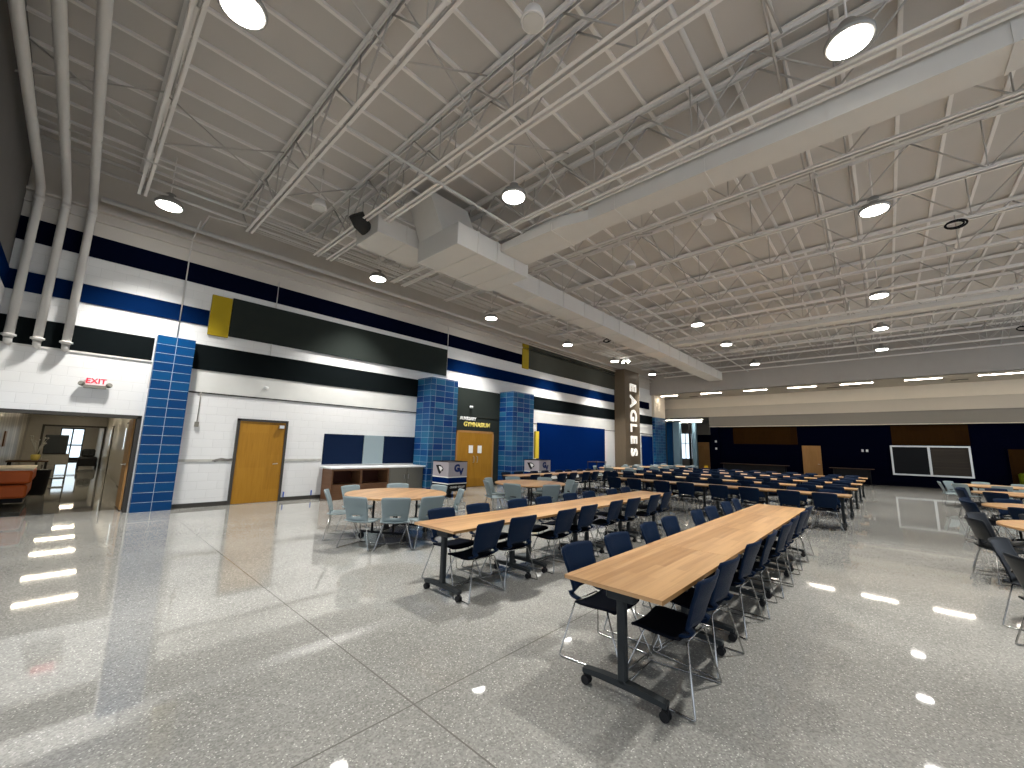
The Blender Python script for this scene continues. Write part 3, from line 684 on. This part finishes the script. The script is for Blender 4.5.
MB().tube([(4.04, 8.45, 6.5), (3.86, 8.42, 6.56), (3.72, 8.36, 6.7)], .17, 14).build('flexible_duct', 'slot', label='dark round flexible duct at the open end of the branch duct', cat='duct')

# pipes / conduits along the left side
MB().tube([(-.2, 11.85, 6.6), (27.6, 11.85, 6.6)], .055, 12).build('wall_pipe', 'pipe', label='thick white pipe running along the top of the left wall', cat='pipe')
for i, (y, z, r) in enumerate(((10.2, 6.72, .022), (10.32, 6.72, .03), (10.52, 6.73, .018), (10.62, 6.73, .018), (10.8, 6.7, .03), (10.98, 6.72, .018), (11.08, 6.72, .018))):
    MB().tube([(2.4 if i not in (1, 4) else -1.0, y, z), (27.4, y, z)], r, 8).build('conduit_run', 'pipe', label='white conduit running along the hall by the left wall, %s out from the joist ends' % ORD[6-i], cat='conduit', group='bundle of conduits beside the left wall')
MB().tube([(-1.0, 9.4, 6.55), (2.3, 9.4, 6.55)], .014, 6).build('conduit_run', 'pipe', label='thin conduit between the corner pipes and the first full joist', cat='conduit')
MB().tube([(2.31, 5.8, 6.5), (27.4, 5.8, 6.5)], .022, 8).build('sprinkler_pipe', 'pipe', label='thin sprinkler pipe running down the hall in front of the joists', cat='pipe')
MB().tube([(-6, 1.6, 7.35), (27.4, 1.6, 7.35)], .04, 8).build('sprinkler_pipe', 'pipe', label='sprinkler pipe running down the hall high between the joist webs', cat='pipe')
MB().tube([(-6, -3.6, 7.35), (27.4, -3.6, 7.35)], .04, 8).build('sprinkler_pipe', 'pipe', label='sprinkler pipe high in the webs on the round-table side', cat='pipe')
for i, y in enumerate((-6.9, -7.3, -7.7)):
    MB().tube([(9, y, 6.55), (27.4, y, 6.55)], .035, 8).build('conduit_run', 'pipe', label='white pipe above the black-chair round tables, %s of three' % ORD[i], cat='pipe', group='three pipes above the round tables')
MB().tube([(1.5, YW-.4, 6.62), (1.5, 10.9, 6.62), (2.2, 10.75, 6.62)], .02, 6).build('conduit_bend', 'pipe', label='bent double conduit dropping to the wall above the corridor pier', cat='conduit')

# ceiling speakers and small devices
def speaker(x, y, z, lb):
    t = empty('hanging_speaker', (x, y, z), label=lb, cat='speaker', group='hanging ceiling speakers')
    MB().lathe([(.15,0),(.16,.02),(.15,.06),(.11,.17),(.03,.20)], n=20).build('housing', 'steel', t)
    MB().lathe([(.13,-.008),(.135,0)], n=20).build('grille', 'duct', t)
    MB().tube([(0,0,.19),(0,0,ZD-z)], .008, 6).build('hanger', 'steel', t)
for x, y, z, lb in ((3.28,2.83,6.9,'round hanging speaker overhead between the nearer pair of double joists'), (3.1,8.85,6.75,'hanging speaker above the cubby cabinet end of the hall'),
                  (9.17,2.53,6.75,'hanging speaker just beyond the crossing duct over the aisle edge'), (10.25,4.97,6.78,'hanging speaker beyond the crossing duct nearest the main duct')):
    speaker(x, y, z, lb)
for i, (x, y) in enumerate(((12.17, -1.5), (16.07, 9.0), (23.87, -4.2))):
    t = empty('cable_coil', (x, y, 6.42), PI/2, label='dark coil of cable hanging from a joist, %s from the camera side' % ORD[i], cat='cable coil', group='cable coils')
    MB().tube([(.16*math.cos(a*PI/9), 0, .1+.09*math.sin(a*PI/9)) for a in range(18)], .02, 6, closed=True).build('loop', 'rubber', t)
    MB().tube([(.14*math.cos(a*PI/9)+.03, .03, .09+.07*math.sin(a*PI/9)) for a in range(18)], .018, 6, closed=True).build('loop', 'rubber', t)
    MB().tube([(0,0,.17),(0,-.06,.24)], .008, 5).build('tie', 'rubber', t)

# high bay lamps -----------------------------------------------------
def lamp_proto():
    t = empty('high_bay_lamp', (0,0,0), cat='lamp', group='round high-bay lamps')
    MB().lathe([(.235,0),(.25,.01),(.25,.05),(.21,.09),(.20,.13),(.10,.17),(.09,.27),(.06,.29)], n=28).build('housing', 'housing', t)
    MB().lathe([(.212,-.012),(.216,.0)], n=28).build('lens', 'lens', t)
    MB().tube([(0,0,.28),(0,0,1.15)], .012, 6).build('stem', 'steel', t)
    return t
lp = register(lamp_proto()); first = True
RN = {10.86: 'row nearest the left wall', 5.03: 'middle row over the long tables', -.23: 'row over the open aisle', -5.8: 'row over the round tables', -12.0: 'outermost row'}
for y, xs in ((10.86, (.80, 5.67, 10.46, 15.6, 20.2, 25.2)), (5.03, (.71, 5.35, 16.05, 19.9, 25.4)), (-.23, (-3.7, 5.72, 10.4, 16.4, 20.8, 25.0)), (-5.8, (.75, 5.7, 10.46, 15.3, 20.3, 25.1))):
    for k, x in enumerate(xs):
        lb = 'round high-bay lamp, %s lit in the %s' % (ORD[k], RN[y])
        yl = -.09 if x == 5.72 else y
        if first: t = lp; t.location = (x, yl, 6.5); t['label'] = lb; first = False
        else: t = copy_tree(lp, (x, yl, 6.5), 0, lb)
        ld = bpy.data.lights.get('high_bay_light')
        if ld is None:
            ld = bpy.data.lights.new('high_bay_light', 'SPOT'); ld.energy = LAMP_W*4; ld.color = (1.0, .975, .935)
            ld.spot_size = math.radians(94); ld.spot_blend = .8; ld.shadow_soft_size = .21
        lo = link('lamp_light', ld, t); lo.location = (0, 0, -.03)

# ================================================================== FURNITURE
def sheet(rows, th, skip=(), mat_='navychair', name='seat', parent=None, mirror=None):
    bm = bmesh.new(); V = [[bm.verts.new(p) for p in r] for r in rows]
    for i in range(len(rows)-1):
        for j in range(len(rows[0])-1):
            if (i, j) in skip: continue
            f = bm.faces.new((V[i][j], V[i][j+1], V[i+1][j+1], V[i+1][j])); f.smooth = True
    for v in [v for v in bm.verts if not v.link_faces]: bm.verts.remove(v)
    bmesh.ops.recalc_face_normals(bm, faces=bm.faces)
    bmesh.ops.solidify(bm, geom=bm.faces[:], thickness=th)
    me = bpy.data.meshes.new(name); bm.to_mesh(me); bm.free()
    me.materials.append(M[mat_])
    for p in me.polygons: p.use_smooth = True
    return link(name, me, parent)
def smoothstep(a): return a*a*(3-2*a)
def chair_proto(kind):
    """local +y is the way the sitter faces"""
    t = empty(kind+'_chair', (0,0,0), cat='chair'); t.scale = (1, 1, .945)
    shell = {'navy': 'navychair', 'grey': 'greychair', 'black': 'blackchair'}[kind]
    # seat pan
    rows = []
    prof = [(.235,.415,.19),(.22,.432,.21),(.16,.440,.222),(.06,.432,.226),(-.05,.426,.225),(-.13,.430,.215),(-.185,.447,.20)]
    if kind == 'navy': prof = prof[:5] + [(-.105,.428,.215)]
    for y, z, hw in prof:
        rows.append([(hw*s, y, z + .018*s*s - .006) for s in (-1,-.85,-.6,-.3,0,.3,.6,.85,1)])
    sheet(rows, .016, (), 'navyseat' if kind == 'navy' else shell, 'seat', t)
    # back: leans back, wraps round the sitter, narrow waist
    rows = []; n = 12
    for i in range(n+1):
        a = i/n; z = .435 + a*.40
        y = -.165 - .06*smoothstep(min(1, a*1.3)) - .045*max(0, a-.6)/.4 - .02*a
        hw = .195 + .025*smoothstep(a) if kind != 'navy' else .185 + .040*smoothstep(a)
        if a > .97: hw -= .012
        rows.append([(hw*s, y + .045*s*s*(.5+.5*a) , z - (.008*s**4 if a > .95 else 0)) for s in (-1,-.88,-.72,-.4,0,.4,.72,.88,1)])
    skip = {(2, 3), (2, 4)}
    if kind == 'navy':
        S = (-1,-.88,-.72,-.4,0,.4,.72,.88,1)
        rows = [[(hw*s, y, z + .015*s*s) for s in S] for y, z, hw in ((-.10,.428,.205),(-.14,.431,.201),(-.172,.446,.198),(-.188,.475,.194))] + rows[2:]
        skip = {(i, j) for i in (0, 1, 2, 3) for j in (2, 3, 4, 5)}
    sheet(rows, .014, skip, shell, 'backrest', t)
    # sled frame: one bent rod each side, cross rods
    for s in (-1, 1):
        pts = [(s*.13, -.14, .418), (s*.17, -.14, .405), (s*.275, -.205, .03), (s*.278, -.208, .012), (s*.278, -.19, .009), (s*.235, .285, .009), (s*.232, .305, .012), (s*.228, .30, .03), (s*.165, .15, .405), (s*.13, .14, .418)]
        MB().tube(pts, .0065, 6).build('sled_leg', 'chrome', t)
    MB().tube([(-.236,.27,.012),(.236,.27,.012)], .0055, 6).build('cross_rod', 'chrome', t)
    for yy in (-.14, .14): MB().tube([(-.15,yy,.416),(.15,yy,.416)], .0065, 6).build('under_seat_rod', 'chrome', t)
    return register(t)
PROTO = {k: chair_proto(k) for k in ('navy', 'grey', 'black')}
USED = set()
def chair(kind, x, y, rz, label, group):
    jit = random.uniform(-.06, .06)
    if kind not in USED:
        USED.add(kind); o = PROTO[kind]; o.location = (x, y, 0); o.rotation_euler = (0,0,rz+jit); o['label'] = label; o['group'] = group
        return o
    return copy_tree(PROTO[kind], (x, y, 0), rz+jit, label, group)

TL, TW = 1.447, .69
def table_proto():
    """long axis on local x; origin at the centre on the floor"""
    t = empty('training_table', (0,0,0), cat='table')
    o = MB(); o.mi = 0; o.box(-TL/2+.001, -TW/2, .705, TL/2-.001, TW/2, .73)
    o.build('tabletop', 'wood', t)
    B(-TL/2+.0005, -TW/2-.003, .704, TL/2-.0005, -TW/2, .729).box(-TL/2+.0005, TW/2, .704, TL/2-.0005, TW/2+.003, .729).build('edge_band', 'wood_edge', t)
    B(-TL/2+.2, -.02, .66, TL/2-.2, .02, .70).build('stretcher_beam', 'castiron', t)
    for s in (-1, 1):
        x = s*(TL/2-.165)
        l = B(x-.028, -.028, .10, x+.028, .028, .62, bev=.008).build('leg', 'castiron', t)
        B(x-.04, -.10, .61, x+.04, .10, .705, bev=.01).build('top_bracket', 'castiron', l)
        fb = MB()
        fb.loft([[(x-.028, yy, zz), (x+.028, yy, zz), (x+.028, yy, zz+hh), (x-.028, yy, zz+hh)] for yy, zz, hh in ((-.29,.078,.03),(-.16,.082,.038),(0,.084,.044),(.16,.082,.038),(.29,.078,.03))], False)
        fb.build('foot_bar', 'castiron', l)
        for sy in (-1, 1):
            c = MB()
            for q in (-1, 1):
                ring = lambda xx, rr: [(xx, rr*math.cos(2*PI*k/14)+sy*.275, .031+rr*math.sin(2*PI*k/14)) for k in range(14)]
                c.loft([ring(x+q*.010,.029), ring(x+q*.013,.031), ring(x+q*.024,.031), ring(x+q*.027,.028)], True)
            c.box(x-.009, sy*.275-.02, .03, x+.009, sy*.275+.02, .085)
            c.build('caster', 'rubber', l)
    return register(t)
tp = table_proto(); tfirst = [True]
def table(x, y, rz, label, group):
    if tfirst[0]:
        tfirst[0] = False; tp.location = (x, y, 0); tp.rotation_euler = (0,0,rz); tp['label'] = label; tp['group'] = group; return tp
    return copy_tree(tp, (x, y, 0), rz, label, group)

# front long run and second long run (along x)
def long_run(x0, yc, n, name, near_lbl, off_n=.21, kindchairs=('near','wall')):
    for i in range(n):
        table(x0 + TL*(i+.5), yc, 0, 'wood-topped table on charcoal T-legs, %s from the near end of %s' % (ORD[i], name), 'wood tables in ' + name)
        for k, dx in enumerate((.56, 1.18)):
            q = i*2 + k
            chair('navy', x0 + TL*i + dx - (.12 if x0 > 2.6 else 0) + random.uniform(-.03,.03), yc - TW/2 + .17 + random.uniform(-.03,.02), 0, 'navy chair on the aisle side of %s, %s from its near end' % (name, ORD[q]), 'navy chairs along ' + name)
            chair('navy', x0 + TL*i + dx + .08 + random.uniform(-.03,.03), yc + TW/2 + .07 + random.uniform(-.03,.03), PI, 'navy chair on the striped-wall side of %s, %s from its near end' % (name, ORD[q]), 'navy chairs along ' + name)
long_run(2.47, 1.39, 4, 'the front long run', '')
long_run(2.78, 3.68, 4, 'the second long run', '')

# crosswise rows (along y)
ROWX = [11.75, 14.3, 16.75, 19.1, 21.45]
for r, x in enumerate(ROWX):
    n = 4 if r == 0 else 5
    name = 'the %s crosswise row' % ORD[r]
    for i in range(n):
        table(x, .66 + TL*(i+.5), PI/2, 'wood table in %s, %s from the open aisle' % (name, ORD[i]), 'wood tables in ' + name)
        for k, dy in enumerate((.44, 1.08)):
            q = 2*i + k; y = .66 + TL*i + dy + random.uniform(-.03,.03)
            chair('navy', x - TW/2 - .02 + random.uniform(-.04,.02), y, -PI/2, 'navy chair on the camera side of %s, %s from the aisle' % (name, ORD[q]), 'navy chairs along ' + name)
            chair('navy', x + TW/2 + .02 + random.uniform(-.02,.04), y, PI/2, 'navy chair on the far side of %s, %s from the aisle' % (name, ORD[q]), 'navy chairs along ' + name)
# run near the wall
name = 'the wall-side run'
for i in range(4):
    table(9.3 + TL*(i+.5), 8.55, 0, 'wood table in %s behind the second round table, %s from its near end' % (name, ORD[i]), 'wood tables in ' + name)
    for k, dx in enumerate((.44, 1.06)):
        q = 2*i + k
        chair('navy', 9.3 + TL*i + dx, 8.55-TW/2-.03, 0, 'navy chair on the near side of %s, %s from its near end' % (name, ORD[q]), 'navy chairs along ' + name)
        chair('navy', 9.3 + TL*i + dx, 8.55+TW/2+.05, PI, 'navy chair between %s and the striped wall, %s along' % (name, ORD[q]), 'navy chairs along ' + name)

# round tables
def round_proto():
    t = empty('round_table', (0,0,0), cat='table'); r = .88
    MB().lathe([(r-.01,.700),(r,.704),(r,.727),(r-.004,.73)], n=64, smooth=False).build('tabletop', 'wood', t)
    f = MB()
    f.tube([(-.62,-.42,.68),(.62,-.42,.68),(.62,.42,.68),(-.62,.42,.68)], .018, 6, closed=True).build('under_frame', 'rubber', t)
    for sx in (-1, 1):
        for sy in (-1, 1):
            l = MB().tube([(sx*.40, sy*.20, .69), (sx*.40, sy*.20, .10)], .019, 8).build('leg', 'rubber', t)
            c = MB(); ring = lambda xx, rr: [(xx, rr*math.cos(2*PI*k/14)+sy*.40, .05+rr*math.sin(2*PI*k/14)) for k in range(14)]
            c.loft([ring(sx*.40-.016,.045), ring(sx*.40-.012,.05), ring(sx*.40+.012,.05), ring(sx*.40+.016,.045)], True)
            c.tube([(sx*.40, sy*.40, .05), (sx*.40, sy*.36, .12)], .012, 6)
            c.build('caster', 'rubber', l)
    for sx in (-1, 1): MB().tube([(sx*.40,-.42,.12),(sx*.40,.42,.12)], .02, 8).build('base_bar', 'rubber', t)
    MB().tube([(-.40,0,.16),(.40,0,.16)], .016, 8).tube([(-.40,0,.16),(0,0,.66)], .012, 6).tube([(.40,0,.16),(0,0,.66)], .012, 6).build('fold_strut', 'rubber', t)
    return register(t)
rp = round_proto(); rfirst = [True]
def round_table(x, y, rz, where, kinds, rad=.93, off=0.0, n=8, skip=(), angles=None):
    lb = 'round wood-topped folding table ' + where
    if rfirst[0]: rfirst[0] = False; rp.location = (x, y, 0); rp.rotation_euler = (0,0,rz); rp['label'] = lb; rp['group'] = 'round folding tables'
    else: copy_tree(rp, (x, y, 0), rz, lb, 'round folding tables')
    side = ['facing the far wall', 'on its far-left quarter', 'on its striped-wall side', 'on its corridor quarter', 'on its corridor side', 'on its camera quarter', 'on its aisle side', 'on its aisle-far quarter']
    where2 = where.replace('standing ', '')
    for k in range(n):
        if k in skip: continue
        a = math.radians(angles[k]) if angles else off + 2*PI*k/n
        kd = kinds[k % len(kinds)]
        cx, cy = x + rad*math.cos(a), y + rad*math.sin(a)
        idx = k
        pl = ['far-wall side', 'far stripes corner', 'striped-wall side', 'corridor corner', 'corridor side', 'camera corner', 'aisle side', 'far aisle corner'][idx]
        chair(kd, cx, cy, a + PI/2, '%s chair at the %s of round table %s' % ({'grey': 'pale grey', 'navy': 'navy', 'black': 'black'}[kd], pl, where2), kd + ' chairs at the round tables')
round_table(4.13, 6.58, .5, 'before the cubby cabinet', ['grey'], .93, angles=(13, 57, 107, 148, 206, 238, 267, 328))
round_table(7.95, 6.65, .3, 'below the bins', ['grey'], .93, math.radians(20))
round_table(6.1, -2.05, .2, 'closest to camera', ['black'], 1.15, math.radians(22.5))
round_table(8.9, -1.92, .2, 'second along aisle', ['black'], .93, math.radians(16))
round_table(12.2, -2.15, .9, 'third along aisle', ['navy'], .93, math.radians(20))
round_table(16.6, -2.45, .4, 'fourth along aisle', ['navy'], .93, math.radians(15))
round_table(20.6, -2.4, .1, 'nearest the hatch', ['grey'], .93, math.radians(5))
round_table(18.0, 9.6, .6, 'under the blue panel', ['grey'], .93, math.radians(9))
round_table(21.3, 9.7, .2, 'by the taupe pier', ['grey'], .93, math.radians(0))
round_table(24.5, 9.3, .8, 'by the far opening', ['grey'], .93, math.radians(12))
# AV cart beyond the wall-side run
t = empty('utility_cart', (16.6, 9.9, 0), label='dark wire utility cart standing by the white strip near the taupe pier', cat='cart')
for z in (.2, .62, 1.0): B(-.42, -.25, z, .42, .25, z+.025).build('shelf', 'brownthing', t)
for sx in (-1, 1):
    for sy in (-1, 1): MB().tube([(sx*.4, sy*.23, .05), (sx*.4, sy*.23, 1.06)], .014, 6).build('post', 'rubber', t)

# ------------------------------------------------------------------ corridor furniture
t = empty('orange_bench', (-.95, 15.2, 0), label='two-tier orange padded bench just inside the corridor', cat='bench')
B(-.32, -.85, .10, .42, .85, .20).build('base', 'rubber', t)
MB().box(-.32, -.9, .20, .46, .9, .48, bev=.04).build('lower_pad', 'orange', t)
MB().box(-.32, -.9, .52, .50, .9, .80, bev=.04).build('upper_pad', 'orange', t)
B(-.34, -.88, .80, .50, .88, .84, bev=.01).build('top_edge', 'fascia', t)
t = empty('waste_bin', (-.42, 17.1, 0), label='black tapered waste bin beside the orange bench', cat='bin')
MB().lathe([(.16,0),(.17,.02),(.21,.62),(.22,.64),(.22,.67),(.2,.67)], n=18).build('bin_body', 'rubber', t)
t = empty('display_table', (-.82, 18.6, 0), label='small dark display table of plants behind the orange bench', cat='table')
B(-.3, -.4, .82, .5, .4, .86).build('tabletop', 'brownthing', t)
for sx in (-.25, .45):
    for sy in (-.35, .35): B(sx-.02, sy-.02, 0, sx+.02, sy+.02, .82).build('leg', 'rubber', t)
t = empty('potted_plant', (-.60, 18.5, .86), label='spindly dried plant in a brass pot on the corridor display table', cat='plant')
MB().lathe([(.06,0),(.09,.05),(.10,.14),(.08,.17)], n=14).build('pot', 'text_gold', t)
mb = MB()
for k in range(11):
    a = k*2.4; r1 = .05+.02*(k % 4); hgt = .35+.05*(k % 5)
    mb.tube([(0,0,.14),(r1*math.cos(a),r1*math.sin(a),.14+hgt*.5),(2.6*r1*math.cos(a),2.6*r1*math.sin(a),.14+hgt)], [.01,.008,.004], 5)
    mb.lathe([(.0,-.03),(.03,0),(.0,.03)], (2.6*r1*math.cos(a),2.6*r1*math.sin(a),.15+hgt), n=6)
mb.build('stems', 'patch', t)
t = empty('equipment_trolley', (-.22, 21.0, 0), label='tall dark trolley with box on top on a chrome frame in the corridor', cat='trolley')
for sx in (-.28, .28):
    for sy in (-.25, .25): MB().tube([(sx,sy,.06),(sx,sy,.98)], .016, 6).build('post', 'chrome', t)
B(-.3, -.27, .14, .3, .27, .17).build('lower_shelf', 'castiron', t); B(-.3, -.27, .62, .3, .27, .98).build('middle_box', 'cabgrey', t)
B(-.32, -.3, .98, .22, .3, 1.62, bev=.02).build('cabinet_box', 'castiron', t)
for sx in (-.28, .28):
    for sy in (-.25, .25): MB().tube([(sx-.02,sy,.035),(sx+.02,sy,.035)], .035, 12).build('caster', 'rubber', t)
t = empty('floor_scrubber', (.78, 30.2, 0), label='black ride-on floor scrubber parked at the right side of the corridor', cat='floor scrubber')
t.scale = (.82, .82, .9)
MB().box(-.42, -.6, .12, .42, .6, .62, bev=.08).build('body', 'rubber', t)
MB().box(-.30, .1, .60, .30, .6, 1.05, bev=.08).build('tank', 'castiron', t)
MB().box(-.22, -.35, .62, .22, .0, .74, bev=.03).build('seat', 'rubber', t)
MB().tube([(0,-.45,.6),(0,-.35,1.0)], .025, 8).tube([(-.18,-.33,1.03),(.18,-.33,1.03)], .02, 8).build('steering_column', 'rubber', t)
for sx in (-.4, .4):
    for sy in (-.4, .4):
        o = MB().lathe([(.08,-.04),(.13,-.03),(.13,.03),(.08,.04)], n=16).build('wheel', 'rubber', t); o.location = (sx, sy, .13); o.rotation_euler = (0, PI/2, 0)
for i, (y, z0, z1, m) in enumerate(((17.6, 1.1, 1.9, 'yellow'), (17.9, .75, 1.15, 'royal'), (21.2, 1.2, 1.7, 'cabwood'))):
    tag(B(CX0, y, z0, CX0+.03, y+.5, z1).build('wall_banner', m), ['gold banner high on the left corridor wall', 'blue banner under the gold one in the corridor', 'brown framed board further along the left corridor wall'][i], 'banner')
bpy.context.view_layer.update()
